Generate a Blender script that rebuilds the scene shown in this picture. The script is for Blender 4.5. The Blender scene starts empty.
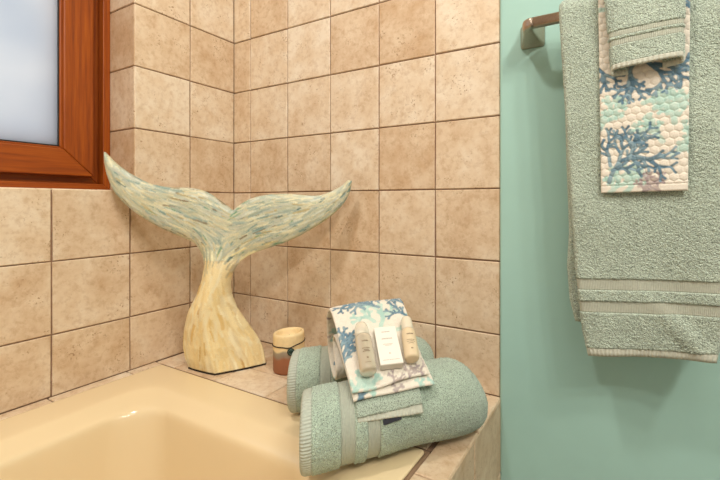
import bpy, math, random
import numpy as np
from mathutils import Vector, Matrix, geometry

scene = bpy.context.scene
COL = scene.collection
rng = np.random.default_rng(7)
PI = math.pi
def sm(a, b, x):
    t = np.clip((x - a) / (b - a), 0, 1); return t * t * (3 - 2 * t)
def V(*a): return np.array(a, float)

# ------------------------------------------------------------------ objects
def tag(o, label=None, cat=None, group=None, kind=None):
    for k, v in (('label', label), ('category', cat), ('group', group), ('kind', kind)):
        if v: o[k] = v
    return o
def thing(name, loc, label, cat, group=None, kind=None):
    o = bpy.data.objects.new(name, None); COL.objects.link(o)
    o.location = loc; o.empty_display_size = .03
    return tag(o, label, cat, group, kind)
def world_loc(o):
    p = V(*o.location)
    return p + world_loc(o.parent) if o.parent else p
def mesh(name, verts, faces, mats, parent=None, smooth=True, col=None, uv=None, fmat=None, tone=None, origin=None):
    """one mesh object; verts in world metres"""
    verts = np.asarray(verts, float)
    if parent is not None: org = world_loc(parent)
    elif origin is not None: org = V(*origin)
    else: org = V(0, 0, 0)
    me = bpy.data.meshes.new(name)
    me.from_pydata((verts - org).tolist(), [], faces if isinstance(faces, list) else faces.tolist())
    for m in (mats if isinstance(mats, (list, tuple)) else [mats]): me.materials.append(m)
    if fmat is not None: me.polygons.foreach_set('material_index', fmat)
    me.polygons.foreach_set('use_smooth', [smooth] * len(me.polygons))
    if col is not None:
        at = me.color_attributes.new('paint', 'FLOAT_COLOR', 'POINT')
        c = np.ones((len(verts), 4), np.float32); c[:, :3] = col
        at.data.foreach_set('color', c.ravel())
    if uv is not None:
        at = me.attributes.new('weave', 'FLOAT_VECTOR', 'POINT')
        c = np.zeros((len(verts), 3), np.float32); c[:, :2] = uv
        at.data.foreach_set('vector', c.ravel())
    if tone is not None:
        at = me.attributes.new('tile', 'FLOAT_VECTOR', 'FACE')
        at.data.foreach_set('vector', np.asarray(tone, np.float32).ravel())
    me.validate(); me.update()
    o = bpy.data.objects.new(name, me); COL.objects.link(o)
    if parent is not None: o.parent = parent
    else: o.location = org
    return o
def bevel(o, w, seg=2):
    m = o.modifiers.new('bevel', 'BEVEL'); m.width = w; m.segments = seg; m.limit_method = 'ANGLE'; m.angle_limit = math.radians(40)
    return o
class MB:
    def __init__(s): s.v = []; s.f = []; s.t = []; s.m = []
    def add(s, vs, fs, tone=(0, 0, 0), mi=0):
        b = len(s.v); s.v += [tuple(p) for p in vs]; s.f += [tuple(b + i for i in f) for f in fs]
        s.t += [tone] * len(fs); s.m += [mi] * len(fs)
    def box(s, x0, x1, y0, y1, z0, z1, **k):
        s.add([(x, y, z) for x in (x0, x1) for y in (y0, y1) for z in (z0, z1)],
              [(0, 1, 3, 2), (4, 6, 7, 5), (0, 4, 5, 1), (2, 3, 7, 6), (0, 2, 6, 4), (1, 5, 7, 3)], **k)
    def obox(s, o, a, b, c, **k):
        o, a, b, c = (np.asarray(q, float) for q in (o, a, b, c))
        s.add([o + a * i + b * j + c * l for i in (0, 1) for j in (0, 1) for l in (0, 1)],
              [(0, 1, 3, 2), (4, 6, 7, 5), (0, 4, 5, 1), (2, 3, 7, 6), (0, 2, 6, 4), (1, 5, 7, 3)], **k)
    def build(s, name, mats, parent=None, smooth=False, origin=None):
        return mesh(name, s.v, s.f, mats, parent, smooth, fmat=s.m, tone=s.t, origin=origin)
def loft(rings, cap0=True, cap1=True, closed=True):
    n = len(rings[0]); vs = [tuple(p) for r in rings for p in r]; fs = []
    for i in range(len(rings) - 1):
        for j in range(n if closed else n - 1):
            k = (j + 1) % n
            fs.append((i * n + j, i * n + k, (i + 1) * n + k, (i + 1) * n + j))
    if cap0: fs.append(tuple(reversed(range(n))))
    if cap1: fs.append(tuple(range((len(rings) - 1) * n, len(rings) * n)))
    return vs, fs
def frame_rings(prof, o, ax, s1, s2, n=32, flat=1.0, pw=2.0):
    """prof: (distance along ax, radius) ; cross section (s1, s2*flat)"""
    R = []
    for d, r in prof:
        ring = []
        for i in range(n):
            t = 2 * PI * i / n; c, q = math.cos(t), math.sin(t)
            c = math.copysign(abs(c) ** (2 / pw), c); q = math.copysign(abs(q) ** (2 / pw), q)
            ring.append(o + ax * d + s1 * (r * c) + s2 * (r * flat * q))
        R.append(ring)
    return R

# ------------------------------------------------------------------ materials
def new_mat(name):
    m = bpy.data.materials.new(name); m.use_nodes = True
    nt = m.node_tree; b = nt.nodes['Principled BSDF']
    return m, nt, b
def nd(nt, typ, **k):
    n = nt.nodes.new(typ)
    for a, v in k.items():
        if a.startswith('i_'): n.inputs[a[2:].replace('_', ' ')].default_value = v
        else: setattr(n, a, v)
    return n
def ramp(nt, stops):
    n = nt.nodes.new('ShaderNodeValToRGB'); e = n.color_ramp.elements
    while len(e) > 1: e.remove(e[-1])
    e[0].position = stops[0][0]; e[0].color = (*stops[0][1], 1)
    for p, c in stops[1:]:
        q = e.new(p); q.color = (*c, 1)
    return n
def mixc(nt, fac, a, b, mode='MIX'):
    n = nt.nodes.new('ShaderNodeMix'); n.data_type = 'RGBA'; n.blend_type = mode
    for sock, v in ((n.inputs[0], fac), (n.inputs[6], a), (n.inputs[7], b)):
        if hasattr(v, 'is_linked'): nt.links.new(v, sock)
        elif isinstance(v, (int, float)): sock.default_value = v
        else: sock.default_value = (*v, 1)
    return n.outputs[2]
def bump(nt, b, h, strength=.3, dist=.002):
    n = nd(nt, 'ShaderNodeBump'); n.inputs['Strength'].default_value = strength; n.inputs['Distance'].default_value = dist
    nt.links.new(h, n.inputs['Height']); nt.links.new(n.outputs[0], b.inputs['Normal'])
def noise(nt, vec, scale, detail=4, rough=.55):
    n = nd(nt, 'ShaderNodeTexNoise'); n.inputs['Scale'].default_value = scale
    n.inputs['Detail'].default_value = detail; n.inputs['Roughness'].default_value = rough
    if vec is not None: nt.links.new(vec, n.inputs['Vector'])
    return n.outputs['Fac']
def objco(nt): return nd(nt, 'ShaderNodeTexCoord').outputs['Object']
def flat(name, c, rough=.5, metal=0, var=.06, scale=40, bm=0, spec=.5):
    m, nt, b = new_mat(name); co = objco(nt); f = noise(nt, co, scale)
    c2 = tuple(min(1, x * (1 - var * 2)) for x in c)
    r = ramp(nt, [(.3, c2), (.7, c)]); nt.links.new(f, r.inputs[0]); nt.links.new(r.outputs[0], b.inputs['Base Color'])
    b.inputs['Roughness'].default_value = rough; b.inputs['Metallic'].default_value = metal
    b.inputs['Specular IOR Level'].default_value = spec
    if bm: bump(nt, b, f, bm, .001)
    return m

def tile_material():
    m, nt, b = new_mat('stone_tile'); co = objco(nt); L = nt.links
    at = nd(nt, 'ShaderNodeAttribute', attribute_name='tile')
    sep = nd(nt, 'ShaderNodeSeparateXYZ'); L.new(at.outputs['Vector'], sep.inputs[0])
    sc = nd(nt, 'ShaderNodeVectorMath', operation='SCALE'); sc.inputs['Scale'].default_value = 3.1
    L.new(at.outputs['Vector'], sc.inputs[0])
    ad = nd(nt, 'ShaderNodeVectorMath', operation='ADD'); L.new(co, ad.inputs[0]); L.new(sc.outputs[0], ad.inputs[1])
    vec = ad.outputs[0]
    cloud = noise(nt, vec, 17, 7, .66)
    s1 = nd(nt, 'ShaderNodeMath', operation='MULTIPLY_ADD'); s1.inputs[1].default_value = .55
    L.new(sep.outputs[0], s1.inputs[0]); L.new(cloud, s1.inputs[2])
    r = ramp(nt, [(.30, TILE_L), (.52, TILE_M), (.85, TILE_D), (1.1, TILE_D)])
    L.new(s1.outputs[0], r.inputs[0])
    fine = noise(nt, vec, 75, 5, .7)
    rf = ramp(nt, [(.34, (.66, .52, .40)), (.52, (1, 1, 1))]); L.new(fine, rf.inputs[0])
    c = mixc(nt, .42, r.outputs[0], rf.outputs[0], 'MULTIPLY')
    patch = noise(nt, vec, 22, 3, .5); rp = ramp(nt, [(.52, (0, 0, 0)), (.66, (1, 1, 1))]); L.new(patch, rp.inputs[0])
    pit = noise(nt, vec, 190, 3, .6); rq = ramp(nt, [(.58, (0, 0, 0)), (.66, (1, 1, 1))]); L.new(pit, rq.inputs[0])
    pm = nd(nt, 'ShaderNodeMath', operation='MULTIPLY'); L.new(rp.outputs[0], pm.inputs[0]); L.new(rq.outputs[0], pm.inputs[1])
    c2 = mixc(nt, pm.outputs[0], c, (.38, .235, .13))
    L.new(c2, b.inputs['Base Color'])
    b.inputs['Roughness'].default_value = .42; b.inputs['Specular IOR Level'].default_value = .35
    hm = nd(nt, 'ShaderNodeMath', operation='SUBTRACT'); L.new(fine, hm.inputs[0]); L.new(pm.outputs[0], hm.inputs[1])
    bump(nt, b, hm.outputs[0], .25, .0015)
    return m
TILE_L = (.79, .675, .52); TILE_M = (.71, .555, .385); TILE_D = (.55, .365, .21)
M = {}
M['tile'] = tile_material()
M['grout'] = flat('brown_grout', (.33, .20, .125), .9, var=.2, scale=120)
M['teal'] = flat('teal_paint', (.375, .595, .525), .55, var=.02, scale=9, bm=.02, spec=.3)
M['white'] = flat('white_paint', (.46, .45, .43), .7, var=.02)
M['floor'] = flat('floor_tile', (.26, .22, .18), .5)
M['tub'] = flat('cream_acrylic', (.80, .64, .395), .12, var=.008, scale=4)
M['caulk'] = flat('brown_caulk', (.27, .17, .10), .7)
M['charcoal'] = flat('black_rubber', (.012, .011, .012), .5)
M['felt'] = flat('dark_felt', (.03, .02, .012), .9)
M['bronze'] = flat('brushed_bronze', (.52, .42, .33), .34, metal=1, var=.08, scale=300)
M['cord'] = flat('dark_cord', (.035, .02, .012), .7, bm=.3)
M['hemcloth'] = None

def wood(name):
    m, nt, b = new_mat(name); L = nt.links; co = objco(nt)
    mp = nd(nt, 'ShaderNodeMapping'); mp.inputs['Scale'].default_value = WSC[name]; L.new(co, mp.inputs[0])
    f = noise(nt, mp.outputs[0], 1.0, 6, .6)
    r = ramp(nt, [(.28, (.19, .036, .004)), (.5, (.29, .060, .004)), (.72, (.38, .090, .006))]); L.new(f, r.inputs[0])
    L.new(r.outputs[0], b.inputs['Base Color']); b.inputs['Roughness'].default_value = .42; b.inputs['Specular IOR Level'].default_value = .3
    bump(nt, b, f, .08, .001)
    return m
WSC = {'wood_upright': (160, 160, 7), 'wood_rail': (160, 7, 160)}
M['wood_v'] = wood('wood_upright'); M['wood_h'] = wood('wood_rail')

def pane_material():
    m, nt, b = new_mat('frosted_pane'); L = nt.links; nt.nodes.remove(b)
    out = nt.nodes['Material Output']
    co = objco(nt); f = noise(nt, co, 5, 2); r = ramp(nt, [(.3, (.80, .83, .87)), (.7, (.95, .95, .95))]); L.new(f, r.inputs[0])
    tr = nd(nt, 'ShaderNodeBsdfTranslucent'); L.new(r.outputs[0], tr.inputs[0])
    gl = nd(nt, 'ShaderNodeBsdfGlossy'); gl.inputs['Roughness'].default_value = .35
    mx = nd(nt, 'ShaderNodeMixShader'); mx.inputs[0].default_value = .05
    L.new(tr.outputs[0], mx.inputs[1]); L.new(gl.outputs[0], mx.inputs[2]); L.new(mx.outputs[0], out.inputs[0])
    return m
M['pane'] = pane_material()

def terry(name, c, loop=520, strength=.6):
    m, nt, b = new_mat(name); L = nt.links; co = objco(nt)
    v = nd(nt, 'ShaderNodeTexVoronoi'); v.inputs['Scale'].default_value = loop; L.new(co, v.inputs['Vector'])
    n1 = noise(nt, co, loop * 1.3, 2); n2 = noise(nt, co, 30, 3)
    h = nd(nt, 'ShaderNodeMath', operation='SUBTRACT'); L.new(n1, h.inputs[0]); L.new(v.outputs['Distance'], h.inputs[1])
    d = tuple(x * .42 for x in c); l = tuple(min(1, x * 1.30) for x in c)  # dark stop paints the self-shadow between loops into the colour
    r = ramp(nt, [(.32, d), (.47, c), (.62, l)]); L.new(n1, r.inputs[0])
    r2 = ramp(nt, [(.3, (.90, .90, .90)), (.7, (1.0, 1.0, 1.0))]); L.new(n2, r2.inputs[0])
    c2 = mixc(nt, 1.0, r.outputs[0], r2.outputs[0], 'MULTIPLY')
    L.new(c2, b.inputs['Base Color']); b.inputs['Roughness'].default_value = .95
    b.inputs['Specular IOR Level'].default_value = .1
    b.inputs['Sheen Weight'].default_value = .25; b.inputs['Sheen Roughness'].default_value = .5
    bump(nt, b, h.outputs[0], strength, .003)
    return m
def ribbed(name, c, axis, freq):
    """flat woven border: fine ribs along the given weave axis"""
    m, nt, b = new_mat(name); L = nt.links
    at = nd(nt, 'ShaderNodeAttribute', attribute_name='weave'); sp = nd(nt, 'ShaderNodeSeparateXYZ'); L.new(at.outputs['Vector'], sp.inputs[0])
    mu = nd(nt, 'ShaderNodeMath', operation='MULTIPLY'); mu.inputs[1].default_value = freq; L.new(sp.outputs[axis], mu.inputs[0])
    si = nd(nt, 'ShaderNodeMath', operation='SINE'); L.new(mu.outputs[0], si.inputs[0])
    f = noise(nt, objco(nt), 260, 3)
    r = ramp(nt, [(.25, tuple(x * .85 for x in c)), (.75, c)]); L.new(f, r.inputs[0])
    L.new(r.outputs[0], b.inputs['Base Color']); b.inputs['Roughness'].default_value = .8; b.inputs['Specular IOR Level'].default_value = .15
    bump(nt, b, si.outputs[0], .45, .0012)
    return m
SAGE = (.435, .53, .425)
M['terry_roll'] = terry('sage_terry', SAGE)
M['band_roll'] = ribbed('sage_border', (.47, .50, .41), 0, 2600)
M['hem_roll'] = ribbed('sage_hem', (.50, .535, .45), 1, 1500)
HSAGE = (.465, .54, .44)
M['terry_hang'] = terry('sage_terry_hanging', HSAGE, 480)
M['band_hang'] = ribbed('sage_border_hanging', (.50, .52, .42), 1, 2400)
M['hem_hang'] = ribbed('sage_hem_hanging', (.60, .61, .505), 1, 900)
M['terry_wash'] = terry('sage_terry_washcloth', (.40, .47, .38), 520, .5)

def painted(name, rough, fine=400, bs=.2, spec=.3, sheen=0):
    m, nt, b = new_mat(name); L = nt.links
    at = nd(nt, 'ShaderNodeAttribute', attribute_name='paint')
    f = noise(nt, objco(nt), fine, 3)
    r = ramp(nt, [(.25, (.86, .86, .86)), (.7, (1, 1, 1))]); L.new(f, r.inputs[0])
    c = mixc(nt, 1.0, at.outputs['Color'], r.outputs[0], 'MULTIPLY'); L.new(c, b.inputs['Base Color'])
    b.inputs['Roughness'].default_value = rough; b.inputs['Specular IOR Level'].default_value = spec
    b.inputs['Sheen Weight'].default_value = sheen
    bump(nt, b, f, bs, .001)
    return m
M['print'] = painted('printed_cotton', .85, 700, .35, .15, .1)
M['brush'] = painted('brushed_paint', .42, 500, .25, .4)
M['candle'] = painted('layered_wax', .5, 90, .1, .35)

# ------------------------------------------------------------------ room shell
TG = .00145                    # half a grout joint
XV = [-.0032, .071, .2224, .3758, .5282, .6805, .8313]
ZR = [.5, .6313, .787, .942, 1.0965, 1.2515, 1.4065, 1.5615, 1.7165, 1.8715, 2.0265, 2.1815, 2.34]
YL = [0, -.1453, -.3029, -.4587, -.6145, -.7703, -.9261, -1.0819, -1.2377, -1.3935, -1.5493, -1.7051, -1.8609, -2.0167, -2.1725, -2.3283, -2.4841, -2.6]
def add_tile(mb, P, a0, a1, b0, b1, tone=None, t=.006, bv=.0016, wob=True):
    """P(a, b, h) -> world point"""
    if tone is None: tone = float(rng.normal(.02, .20))
    sd = rng.random(2) * 9
    j = (lambda: float(rng.normal(0, .00035))) if wob else (lambda: 0.)
    q = []
    for (aa, bb, sa, sb) in ((a0, b0, 1, 1), (a1, b0, -1, 1), (a1, b1, -1, -1), (a0, b1, 1, -1)):
        q.append((aa + math.copysign(TG, a1 - a0) * sa + j(), bb + math.copysign(TG, b1 - b0) * sb + j(),
                  math.copysign(1, a1 - a0) * sa, math.copysign(1, b1 - b0) * sb))
    vs = [P(a, b, -.002) for a, b, *_ in q] + [P(a, b, t - bv) for a, b, *_ in q] + [P(a + bv * sa, b + bv * sb, t) for a, b, sa, sb in q]
    fs = [(i, (i + 1) % 4, 4 + (i + 1) % 4, 4 + i) for i in range(4)] + [(4 + i, 4 + (i + 1) % 4, 8 + (i + 1) % 4, 8 + i) for i in range(4)] + [(8, 9, 10, 11)]
    mb.add(vs, fs, (tone, sd[0], sd[1]), 0)
# tiled part of the back wall (tile face at y = 0, grout behind)
TT = .006
def Pb(a, b, h): return (a, TT - h, b)
mb = MB()
mb.box(-.02, .8313, TT - .0025, .12, .40, 2.4, mi=1)
over = {(1, 4): .30, (3, 4): .32, (3, 1): .26, (4, 3): .05, (3, 5): .05, (4, 2): -.05, (2, 1): .12, (3, 3): -.15, (5, 1): .1, (4, 5): -.12, (5, 2): -.05, (2, 3): .22, (2, 4): -.02, (1, 3): .15, (1, 2): .1, (2, 2): .2, (3, 2): -.02, (2, 5): .08, (1, 5): .1}
for i in range(len(XV) - 1):
    for k in range(len(ZR) - 1):
        tn = {(4, 5): .30, (4, 3): .30, (3, 2): .26, (2, 3): .12, (3, 3): -.16, (5, 4): -.08, (5, 5): -.1, (3, 4): -.06, (2, 4): -.04, (1, 3): .16, (1, 2): .22, (2, 2): .18, (4, 2): .0, (5, 3): .02, (5, 2): .10, (4, 1): .08, (5, 1): .08, (2, 1): .1, (4, 4): -.08, (0, 3): .06, (0, 4): .08}.get((i, k))
        add_tile(mb, Pb, XV[i], XV[i + 1], ZR[k], ZR[k + 1], tn)
tag(mb.build('wall_back', [M['tile'], M['grout']]), 'beige stone tiled wall behind the tub ledge', 'wall', kind='structure')
# left wall with the window opening
OY, OZ, OY1, OZ1 = -.2934, .942, -1.2377, 2.0265
def Pl(a, b, h): return (-TT + h, a, b)
mb = MB()
B0 = -TT + .0025
mb.box(-.2, B0, -2.6, .12, .0, OZ - .003, mi=1)
mb.box(-.2, B0, OY + .003, .12, OZ - .003, 2.4, mi=1)
mb.box(-.2, B0, -2.6, OY1 - .003, OZ - .003, 2.4, mi=1)
mb.box(-.2, B0, OY1 - .003, OY + .003, OZ1 + .003, 2.4, mi=1)
for k in range(len(ZR) - 1):
    for i in range(len(YL) - 1):
        y0, y1 = YL[i], YL[i + 1]; zz = ZR[k]
        if OZ - .01 < zz < OZ1 - .01:
            if OY1 + .01 < y0 < OY - .005 and i > 1: continue
            if i == 1: y1 = OY - TG * .2
            if abs(y0 - YL[2]) < 1e-6: continue
        tn = {(1, 4): -.18, (0, 4): -.10, (0, 5): .24, (0, 3): .28, (1, 3): .03, (1, 5): .16, (0, 2): .15, (1, 2): .2, (2, 2): .10, (3, 2): -.06, (1, 1): .1, (2, 1): .02, (3, 1): .1, (2, 0): .16, (3, 0): .12, (1, 0): .1}.get((i, k))
        add_tile(mb, Pl, y0, y1, ZR[k], ZR[k + 1], tn)
# tiled reveal of the opening (right jamb, sill, head, far jamb)
JX = -.135
for k in range(len(ZR) - 1):
    if OZ - .01 < ZR[k] < OZ1 - .01:
        add_tile(mb, lambda a, b, h: (a, OY + TT - h, b), 0, JX, ZR[k], ZR[k + 1])
        add_tile(mb, lambda a, b, h: (a, OY1 - TT + h, b), 0, JX, ZR[k], ZR[k + 1])
for i in range(2, 8):
    y0 = OY if i == 2 else YL[i]
    add_tile(mb, lambda a, b, h: (b, a, OZ - TT + h), y0, YL[i + 1], -.001, JX)
    add_tile(mb, lambda a, b, h: (b, a, OZ1 + TT - h), y0, YL[i + 1], -.001, JX)
tag(mb.build('wall_left', [M['tile'], M['grout']]), 'beige stone tiled wall under and beside the window', 'wall', kind='structure')
# painted continuation of the back wall, standing a hair proud of the tile
R = []
for z in (0, 2.4):
    ring = [(.8313, .12), (.8313, -.002)] + [(.8313 + .006 - .006 * math.cos(t), -.002 - .004 * math.sin(t)) for t in np.linspace(.2, PI / 2, 5)] + [(2.5, -.006), (2.5, .12)]
    R.append([(x, y, z) for x, y in ring])
vs, fs = loft(R)
tag(mesh('wall_painted', vs, fs, M['teal'], smooth=False), 'teal painted wall behind the towel bar', 'wall', kind='structure')
def plain(name, *b, mat):
    m = MB(); m.box(*b); return tag(m.build(name, M[mat]), kind='structure')
plain('wall_right', 2.5, 2.6, -2.6, .12, 0, 2.4, mat='white')
plain('wall_front', -.2, 2.6, -2.7, -2.6, 0, 2.4, mat='white')
plain('floor', -.2, 2.6, -2.7, .12, -.1, 0, mat='floor')
plain('ceiling', -.2, 2.6, -2.7, .12, 2.4, 2.5, mat='white')

# ------------------------------------------------------------------ window
win = thing('window_1', (-.13, OY1, OZ), 'wood framed frosted window above the tub', 'window', kind='structure')
FX = -.112
def frame(name, X0, X1, ya, yb, za, zb, w, parent, bv=.0015, lip=0):
    """four mitred members with two woods, ya > yb"""
    m = MB()
    def member(p, mi):
        vs = [(x, y, z) for x in (X0, X1) for y, z in p]
        m.add(vs, [(3, 2, 1, 0), (4, 5, 6, 7), (0, 1, 5, 4), (1, 2, 6, 5), (2, 3, 7, 6), (3, 0, 4, 7)], mi=mi)
    member([(ya, za), (ya, zb), (ya - w, zb - w), (ya - w, za + w)], 0)
    member([(yb, za), (yb, zb), (yb + w, zb - w), (yb + w, za + w)], 0)
    member([(ya, za), (yb, za), (yb + w, za + w), (ya - w, za + w)], 1)
    member([(ya, zb), (yb, zb), (yb + w, zb - w), (ya - w, zb - w)], 1)
    return bevel(m.build(name, [M['wood_v'], M['wood_h']], parent), bv)
frame('window_frame', -.20, FX, OY - .0005, OY1 + .0005, OZ + .0005, OZ1 - .0005, .0165, win)
frame('frame_rebate', -.20, FX - .026, OY - .0165, OY1 + .0165, OZ + .0165, OZ1 - .0165, .03, win)
sash = frame('sash', -.165, FX + .004, OY - .0395, OY1 + .0395, OZ + .0355, OZ1 - .0355, .063, win, .003)
frame('glazing_bead', -.16, FX - .003, OY - .0985, OY1 + .0985, OZ + .0945, OZ1 - .0945, .0095, win, .0025)
m = MB()
ya, yb, za, zb, w = OY - .1085, OY1 + .1085, OZ + .1045, OZ1 - .1045, .0020
for y0, y1, z0, z1 in ((ya - w, ya, za, zb), (yb, yb + w, za, zb), (yb, ya, za, za + w), (yb, ya, zb - w, zb)): m.box(-.13, FX - .0045, y0, y1, z0, z1)
m.build('gasket', M['charcoal'], win)
m = MB(); m.box(-.1255, -.1195, yb, ya, za, zb)
m.build('glass_pane', M['pane'], win)

# ------------------------------------------------------------------ tub ledge and bathtub
TX0, TX1, TY0, TY1 = .0335, .7735, -.2455, -1.75
deck = thing('tub_ledge', (.41, -.12, 0), 'beige tiled ledge around the cream bathtub', 'ledge')
def Pd(a, b, h): return (a, b, .5 - TT + h)
mb = MB()
Zg = .5 - TT + .0025
for x0, x1, y0, y1 in ((0, .8295, 0, TY0 + .004), (0, TX0 - .004, TY0, -2.3), (TX1 + .004, .8295, TY0 + .01, -2.3), (TX0 - .01, TX1 + .01, TY1, -2.3)):
    mb.box(min(x0, x1), max(x0, x1), min(y0, y1), max(y0, y1), .40, Zg, mi=1)
LX = [0, .0735, .2298, .3915, .547, .7025, .8325]
for i in range(6):
    for y0, y1 in ((.003, -.1496), (-.1496, TY0 + .006)):
        if i == 5 and y0 < -.1: continue
        add_tile(mb, Pd, LX[i], LX[i + 1], y0, y1, float(rng.normal(.08, .1)))
add_tile(mb, Pd, LX[5], TX1 - .002, -.1496, TY0 + .006, .12)
ys = [TY0 + .006, -.3107, -.4656, -.6205, -.7754, -.93, -1.085, -1.24, -1.395, -1.55, -1.705, -1.86]
for i in range(len(ys) - 1): add_tile(mb, Pd, -.003, TX0 - .006, ys[i], ys[i + 1], float(rng.normal(.02, .06)))
ys = [-.1496, -.3020, -.457, -.612, -.767, -.922, -1.077, -1.232, -1.387, -1.542, -1.697, -1.852]
for i in range(len(ys) - 1): add_tile(mb, Pd, TX1 + .006, .8325, ys[i], ys[i + 1], float(rng.normal(.2, .08)))
mb.build('ledge_top', [M['tile'], M['grout']], deck)
mb = MB()
mb.box(.40, .8285, -2.3, -2.2, 0, .4, mi=1)
mb.box(.80, .8285, -2.3, -.0005, 0, .4945, mi=1)
def Pr(a, b, h): return (.8325 - TT + h, a, b)
ys = [-.001, -.172, -.327, -.482, -.637, -.792, -.947, -1.102, -1.257, -1.412, -1.567, -1.722, -1.877, -2.032]
zs = [.4985, .344, .189, .034, .0]
for i in range(len(ys) - 1):
    for k in range(4): add_tile(mb, Pr, ys[i], ys[i + 1], zs[k], zs[k + 1], float(rng.normal(.28, .08)))
mb.build('side_panel', [M['tile'], M['grout']], deck)

tub = thing('bathtub', (.40, -1.0, .1), 'cream drop in bathtub sunk in the tiled ledge', 'bathtub')
def rrect(x0, x1, y0, y1, r, z, n=10):
    p = []
    for cx, cy, a0 in ((x1 - r, y0 - r, 0), (x0 + r, y0 - r, PI / 2), (x0 + r, y1 + r, PI), (x1 - r, y1 + r, 1.5 * PI)):
        for t in np.linspace(a0, a0 + PI / 2, n): p.append((cx + r * math.cos(t), cy + r * math.sin(t), z))
    return p
RZ = .5035
prof = [  # insets: left, far(y0), right, near ; corner radius, z
    (0, 0, 0, 0, .006, .470), (0, 0, 0, 0, .006, RZ - .004), (.0012, .0012, .0012, .0012, .006, RZ - .001), (.004, .004, .004, .004, .006, RZ),
    (.082, .070, .075, .10, .050, RZ - .0005), (.090, .077, .082, .11, .056, RZ - .0028), (.098, .083, .089, .12, .060, RZ - .0065),
    (.123, .104, .105, .16, .074, RZ - .0165), (.129, .109, .110, .17, .078, RZ - .0205), (.133, .1125, .1135, .18, .080, RZ - .0275), (.136, .115, .116, .19, .082, RZ - .042),
    (.156, .132, .135, .25, .092, RZ - .20), (.18, .155, .155, .32, .10, RZ - .33), (.20, .18, .175, .36, .095, RZ - .375), (.25, .235, .23, .41, .07, RZ - .39)]
rings = [rrect(TX0 + l, TX1 - rr_, TY0 - fa, TY1 + ne, rad, z, 12) for l, fa, rr_, ne, rad, z in prof]
vs, fs = loft(rings, cap0=False, cap1=True)
o = mesh('basin', vs, fs, M['tub'], tub)
sd = o.modifiers.new('smooth', 'SUBSURF'); sd.levels = 1; sd.render_levels = 2
# sealant bead around the rim
A_ = rrect(TX0 - .0065, TX1 + .0065, TY0 + .0065, TY1 - .0065, .006, .4985, 6)
B_ = rrect(TX0 + .0005, TX1 - .0005, TY0 - .0005, TY1 + .0005, .006, .4995, 6)
C_ = rrect(TX0 + .0005, TX1 - .0005, TY0 - .0005, TY1 + .0005, .006, .485, 6)
D_ = rrect(TX0 - .0065, TX1 + .0065, TY0 + .0065, TY1 - .0065, .006, .485, 6)
vs, fs = loft([D_, A_, B_, C_], False, False)
mesh('sealant', vs, fs, M['caulk'], tub)

# ------------------------------------------------------------------ whale tail sculpture
UP = [(-.2806, 1.0278), (-.2622, 1.0074), (-.2445, .9915), (-.222, .9756), (-.1843, .9558), (-.1407, .9472), (-.0943, .9458), (-.0631, .9381), (-.035, .9205), (-.0135, .9039), (.0002, .892), (.0184, .9074), (.0448, .9218), (.0796, .9302), (.1205, .9323), (.1559, .9304), (.194, .9281), (.2229, .9355), (.2519, .9503), (.2714, .9664)]
RT = [(.2807, .9652), (.2788, .948), (.2719, .9282), (.2568, .9036), (.2277, .8755), (.1976, .8549), (.1559, .8309), (.1146, .812), (.0678, .7969), (.0339, .7829), (.0102, .7626), (-.0049, .7357), (-.01, .7106), (-.0084, .6848), (.0015, .6504), (.02, .615), (.0454, .5707), (.0575, .5381), (.0635, .5)]
LT = [(-.1205, .5), (-.1286, .5264), (-.1313, .5577), (-.1257, .5997), (-.1114, .6466), (-.0895, .6874), (-.0741, .7249), (-.0667, .7568), (-.0673, .781), (-.0745, .8003), (-.0876, .817), (-.1131, .8302), (-.1516, .8481), (-.1951, .8739), (-.2327, .9041), (-.2594, .9351), (-.2732, .9695), (-.281, 1.0049)]
def crom(pts, step):
    P = np.array(pts); out = []
    for i in range(len(P) - 1):
        p0, p1, p2, p3 = P[max(i - 1, 0)], P[i], P[i + 1], P[min(i + 2, len(P) - 1)]
        n = max(2, int(np.linalg.norm(p2 - p1) / step))
        for t in np.arange(n) / n:
            out.append(.5 * ((2 * p1) + (-p0 + p2) * t + (2 * p0 - 5 * p1 + 4 * p2 - p3) * t ** 2 + (-p0 + 3 * p1 - 3 * p2 + p3) * t ** 3))
    out.append(P[-1]); return np.array(out)
ST = .0035
upc = np.vstack([crom(UP[:11], ST)[:-1], crom(UP[10:], ST)])
rtc = crom(RT, ST); ltc = crom(LT, ST)
nb = int(.18 / ST); base = np.array([(u, .5) for u in np.linspace(.0635, -.1205, nb)])[1:-1]
side = np.vstack([upc, rtc]); sideL = ltc
ring2 = np.vstack([upc, rtc, base, ltc])
keep = [0]
for i in range(1, len(ring2)):
    if np.linalg.norm(ring2[i] - ring2[keep[-1]]) > .0012: keep.append(i)
ring2 = ring2[keep]; NB = len(ring2)
nxt = np.roll(ring2, -1, 0); segd = nxt - ring2
is_base = (ring2[:, 1] < .5003) & (nxt[:, 1] < .5003)
A2, D2 = ring2[~is_base], segd[~is_base]
def bdist(P):
    best = np.full(len(P), 9.)
    for a, d in zip(A2, D2):
        t = np.clip(((P - a) @ d) / (d @ d), 0, 1)
        q = P - a - t[:, None] * d
        best = np.minimum(best, np.hypot(q[:, 0], q[:, 1]))
    return best
G = .0020
gx, gz = np.meshgrid(np.arange(-.285, .285, G), np.arange(.5, 1.03, G)); gp = np.stack([gx.ravel(), gz.ravel()], 1)
gp += rng.uniform(-.3, .3, gp.shape) * G
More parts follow.
